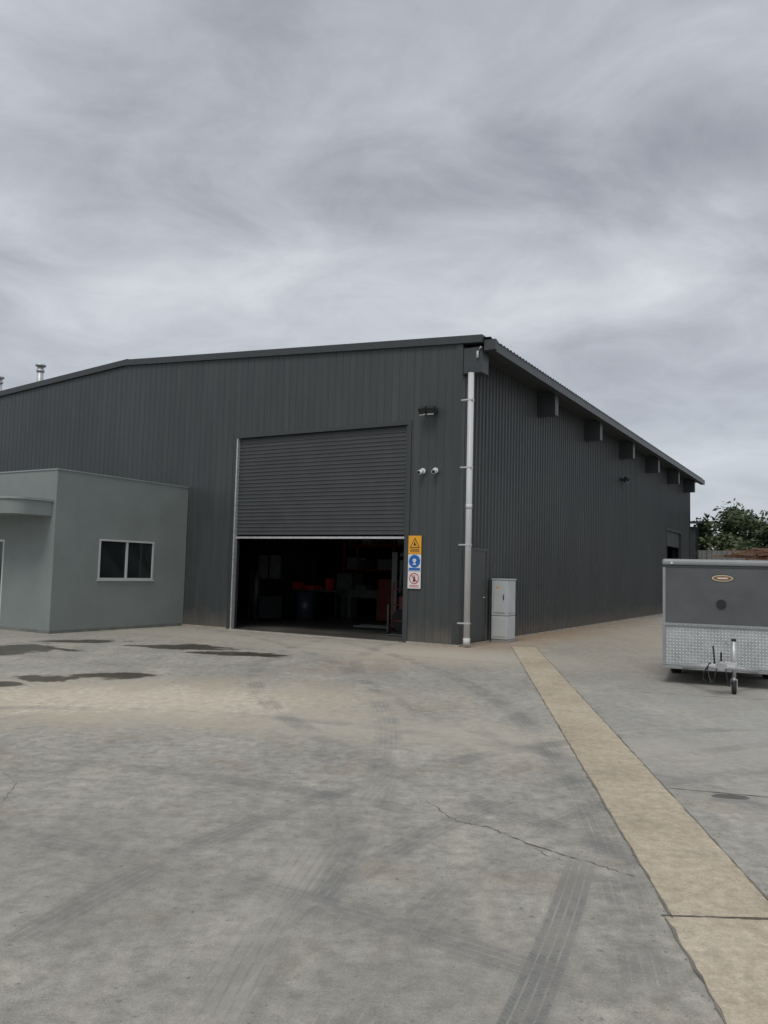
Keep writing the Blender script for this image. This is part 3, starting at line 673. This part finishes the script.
# ------------------------------------------------------------------ BACKGROUND
SHD=empty('storage_shed',(17.75,46,0),RZ)
box('walls',SHD,-9,0.2,0,6,0,4.6,M_trim)
V=[(-9.3,-0.3,4.75),(0.4,-0.3,4.75),(0.4,6.3,5.2),(-9.3,6.3,5.2),(-9.3,-0.3,4.9),(0.4,-0.3,4.9),(0.4,6.3,5.35),(-9.3,6.3,5.35)]
mesh_obj('roof',V,BF,M_trim,SHD)
us,of=ribs(0,40,0.25,0.08,0.04)
fo=wall('boundary_fence',None,M_fence,'x',us,of,0,lambda u:3.1,[])
fo.location=(16.4,41.7,0); fo.rotation_euler=(0,0,math.radians(-8))
V=[];F=[]
rnd=random.Random(3)
for i in range(220):
    L=rnd.uniform(1.2,3.4); a=rnd.uniform(-0.3,0.3); t=rnd.uniform(-0.12,0.12)
    M4=Matrix.Translation((rnd.uniform(-1.6,4.0),rnd.uniform(-1,1),0.1+2.75*rnd.random()**0.8))@Matrix.Rotation(a,4,'Z')@Matrix.Rotation(t,4,'Y')
    n=len(V); w_=rnd.uniform(0.03,0.08)
    V+=[M4@Vector(v) for v in boxv(-L/2,L/2,-w_,w_,-w_*0.6,w_*0.6)]; F+=[tuple(q+n for q in f) for f in BF]
so=mesh_obj('scrap_timber_stack',V,F,[M_rust,M_pal]); so.location=(16.0,32,0)
for i,pg in enumerate(so.data.polygons): pg.material_index=1 if (i//6)%3==0 else 0

def tree(nm,loc,H,R,nleaf,seed):
    rn=random.Random(seed); e=empty(nm,loc)
    tips=[]
    for i in range(34):
        a=rn.uniform(0,6.28); rr=R*0.5*math.sqrt(rn.random())
        zz=H*(0.45+0.47*rn.random()*(1-0.45*(rr/(R*0.5))**2))
        tips.append(Vector((rr*math.cos(a),rr*math.sin(a),zz)))
    fork=Vector((0.1,0,H*0.28))
    tube('trunk',e,[(0,0,-0.1),(0.05,0.02,H*0.15),fork],[H*0.04,H*0.033,H*0.028],M_bark,10)
    for i,t in enumerate(tips):
        if i%2==0:
            m_=fork.lerp(t,0.5)+Vector((rn.uniform(-.2,.2),rn.uniform(-.2,.2),rn.uniform(-.2,.3)))
            tube('limb_%d'%i,e,[fork,m_,t],[H*0.016,H*0.010,H*0.004],M_bark,6)
    V=[];F=[]
    for i in range(nleaf):
        ti=rn.randrange(len(tips)); c=tips[ti]; cr_=0.35+0.30*((ti*7)%5)/5
        g=Vector((rn.gauss(0,1),rn.gauss(0,1),rn.gauss(0,0.7)))*cr_*0.75
        p=c+g; s=rn.uniform(0.10,0.22)
        a=Vector((rn.gauss(0,1),rn.gauss(0,1),rn.gauss(0,0.5))).normalized(); b_=a.orthogonal().normalized()
        b_.rotate(Matrix.Rotation(rn.uniform(0,6.28),3,a))
        n=len(V); V+=[p-a*s,p+b_*s*0.45,p+a*s,p-b_*s*0.45]; F.append((n,n+1,n+2,n+3))
    mesh_obj('foliage',V,F,M_leaf,e)
tree('fig_tree',(20.7,47,0),6.1,4.6,6000,11)
tree('fig_tree.001',(24.4,48,0),6.8,5.4,7000,5)
tree('fig_tree.002',(29.5,50,0),6.2,5.5,5000,23)

# ------------------------------------------------------------------ WORLD
w=bpy.data.worlds.new('World'); S.world=w; w.use_nodes=True
nt=w.node_tree; nt.nodes.clear()
out=nt.nodes.new('ShaderNodeOutputWorld')
sky=nt.nodes.new('ShaderNodeTexSky'); sky.sky_type='NISHITA'; sky.sun_disc=False
sky.sun_elevation=math.radians(55); sky.sun_rotation=math.radians(200)
b1=nt.nodes.new('ShaderNodeBackground'); b1.inputs[1].default_value=0.08; nt.links.new(sky.outputs[0],b1.inputs[0])
tc=nt.nodes.new('ShaderNodeTexCoord').outputs['Generated']
sp=nt.nodes.new('ShaderNodeSeparateXYZ'); nt.links.new(tc,sp.inputs[0])
zc_=mth(nt,'MAXIMUM',sp.outputs[2],0.0); den=mth(nt,'ADD',zc_,0.22)
cb=nt.nodes.new('ShaderNodeCombineXYZ'); nt.links.new(mth(nt,'DIVIDE',sp.outputs[0],den),cb.inputs[0]); nt.links.new(mth(nt,'DIVIDE',sp.outputs[1],den),cb.inputs[1])
v1=mapping(nt,cb.outputs[0],(0.85,1.0,1),(2.3,0.4,0),(0,0,math.radians(-20)))
n1=noise(nt,v1,1.15,6,0.52,0.4)
n2=noise(nt,v1,3.6,6,0.60,0.5)
nn=mth(nt,'ADD',mth(nt,'MULTIPLY',n1,0.62),mth(nt,'MULTIPLY',n2,0.38))
def gauss(ax,az,sx_,sz_,slope=0.0):
    az_=mth(nt,'DIVIDE',sp.outputs[0],mth(nt,'MAXIMUM',sp.outputs[1],0.05))
    el=mth(nt,'DIVIDE',sp.outputs[2],mth(nt,'MAXIMUM',sp.outputs[1],0.05))
    a=mth(nt,'DIVIDE',mth(nt,'SUBTRACT',az_,ax),sx_)
    e_=mth(nt,'DIVIDE',mth(nt,'SUBTRACT',mth(nt,'SUBTRACT',el,mth(nt,'MULTIPLY',az_,slope)),az),sz_)
    r=mth(nt,'ADD',mth(nt,'MULTIPLY',a,a),mth(nt,'MULTIPLY',e_,e_))
    return mth(nt,'EXPONENT',mth(nt,'MULTIPLY',r,-1.0))
nn=mth(nt,'SUBTRACT',nn,mth(nt,'MULTIPLY',gauss(0.38,0.45,0.45,0.09,0.28),0.11))
nn=mth(nt,'ADD',nn,mth(nt,'MULTIPLY',gauss(0.1,0.33,0.9,0.07,0.0),0.05))
nn=mth(nt,'ADD',nn,mth(nt,'MULTIPLY',gauss(-0.35,0.62,0.40,0.14,0.0),0.03))
cc=ramp(nt,nn,[(0.30,(0.240,0.252,0.290)),(0.40,(0.335,0.350,0.392)),(0.50,(0.440,0.462,0.508)),(0.60,(0.560,0.585,0.628)),(0.70,(0.67,0.695,0.73))])
hz=ramp(nt,zc_,[(0.0,0.85),(0.36,0.0)])
cc=mix(nt,hz,cc,(0.53,0.568,0.615))
b2=nt.nodes.new('ShaderNodeBackground'); b2.inputs[1].default_value=1.12; nt.links.new(cc,b2.inputs[0])
ms=nt.nodes.new('ShaderNodeMixShader'); ms.inputs[0].default_value=0.93
nt.links.new(b1.outputs[0],ms.inputs[1]); nt.links.new(b2.outputs[0],ms.inputs[2]); nt.links.new(ms.outputs[0],out.inputs[0])

sl=bpy.data.lights.new('sun','SUN'); sl.energy=1.4; sl.angle=math.radians(25); sl.color=(1.0,0.95,0.87)
so_=bpy.data.objects.new('sun',sl); COL.objects.link(so_)
so_.rotation_euler=(math.radians(35),0,math.radians(-20))
so_.location=(0,0,30)

# ------------------------------------------------------------------ CAMERA
cd=bpy.data.cameras.new('camera'); cam=bpy.data.objects.new('camera',cd); COL.objects.link(cam)
cd.sensor_fit='VERTICAL'; cd.sensor_height=36; cd.lens=800/1024*36; cd.clip_end=3000; cd.clip_start=0.05
Mx=Matrix.Translation((0,0,1.6))@Matrix.Rotation(math.radians(90+4.22),4,'X')@Matrix.Rotation(math.radians(1.46),4,'Z')
cam.matrix_world=Mx
S.camera=cam
S.view_settings.view_transform='Standard'; S.view_settings.look='None'; S.view_settings.exposure=0
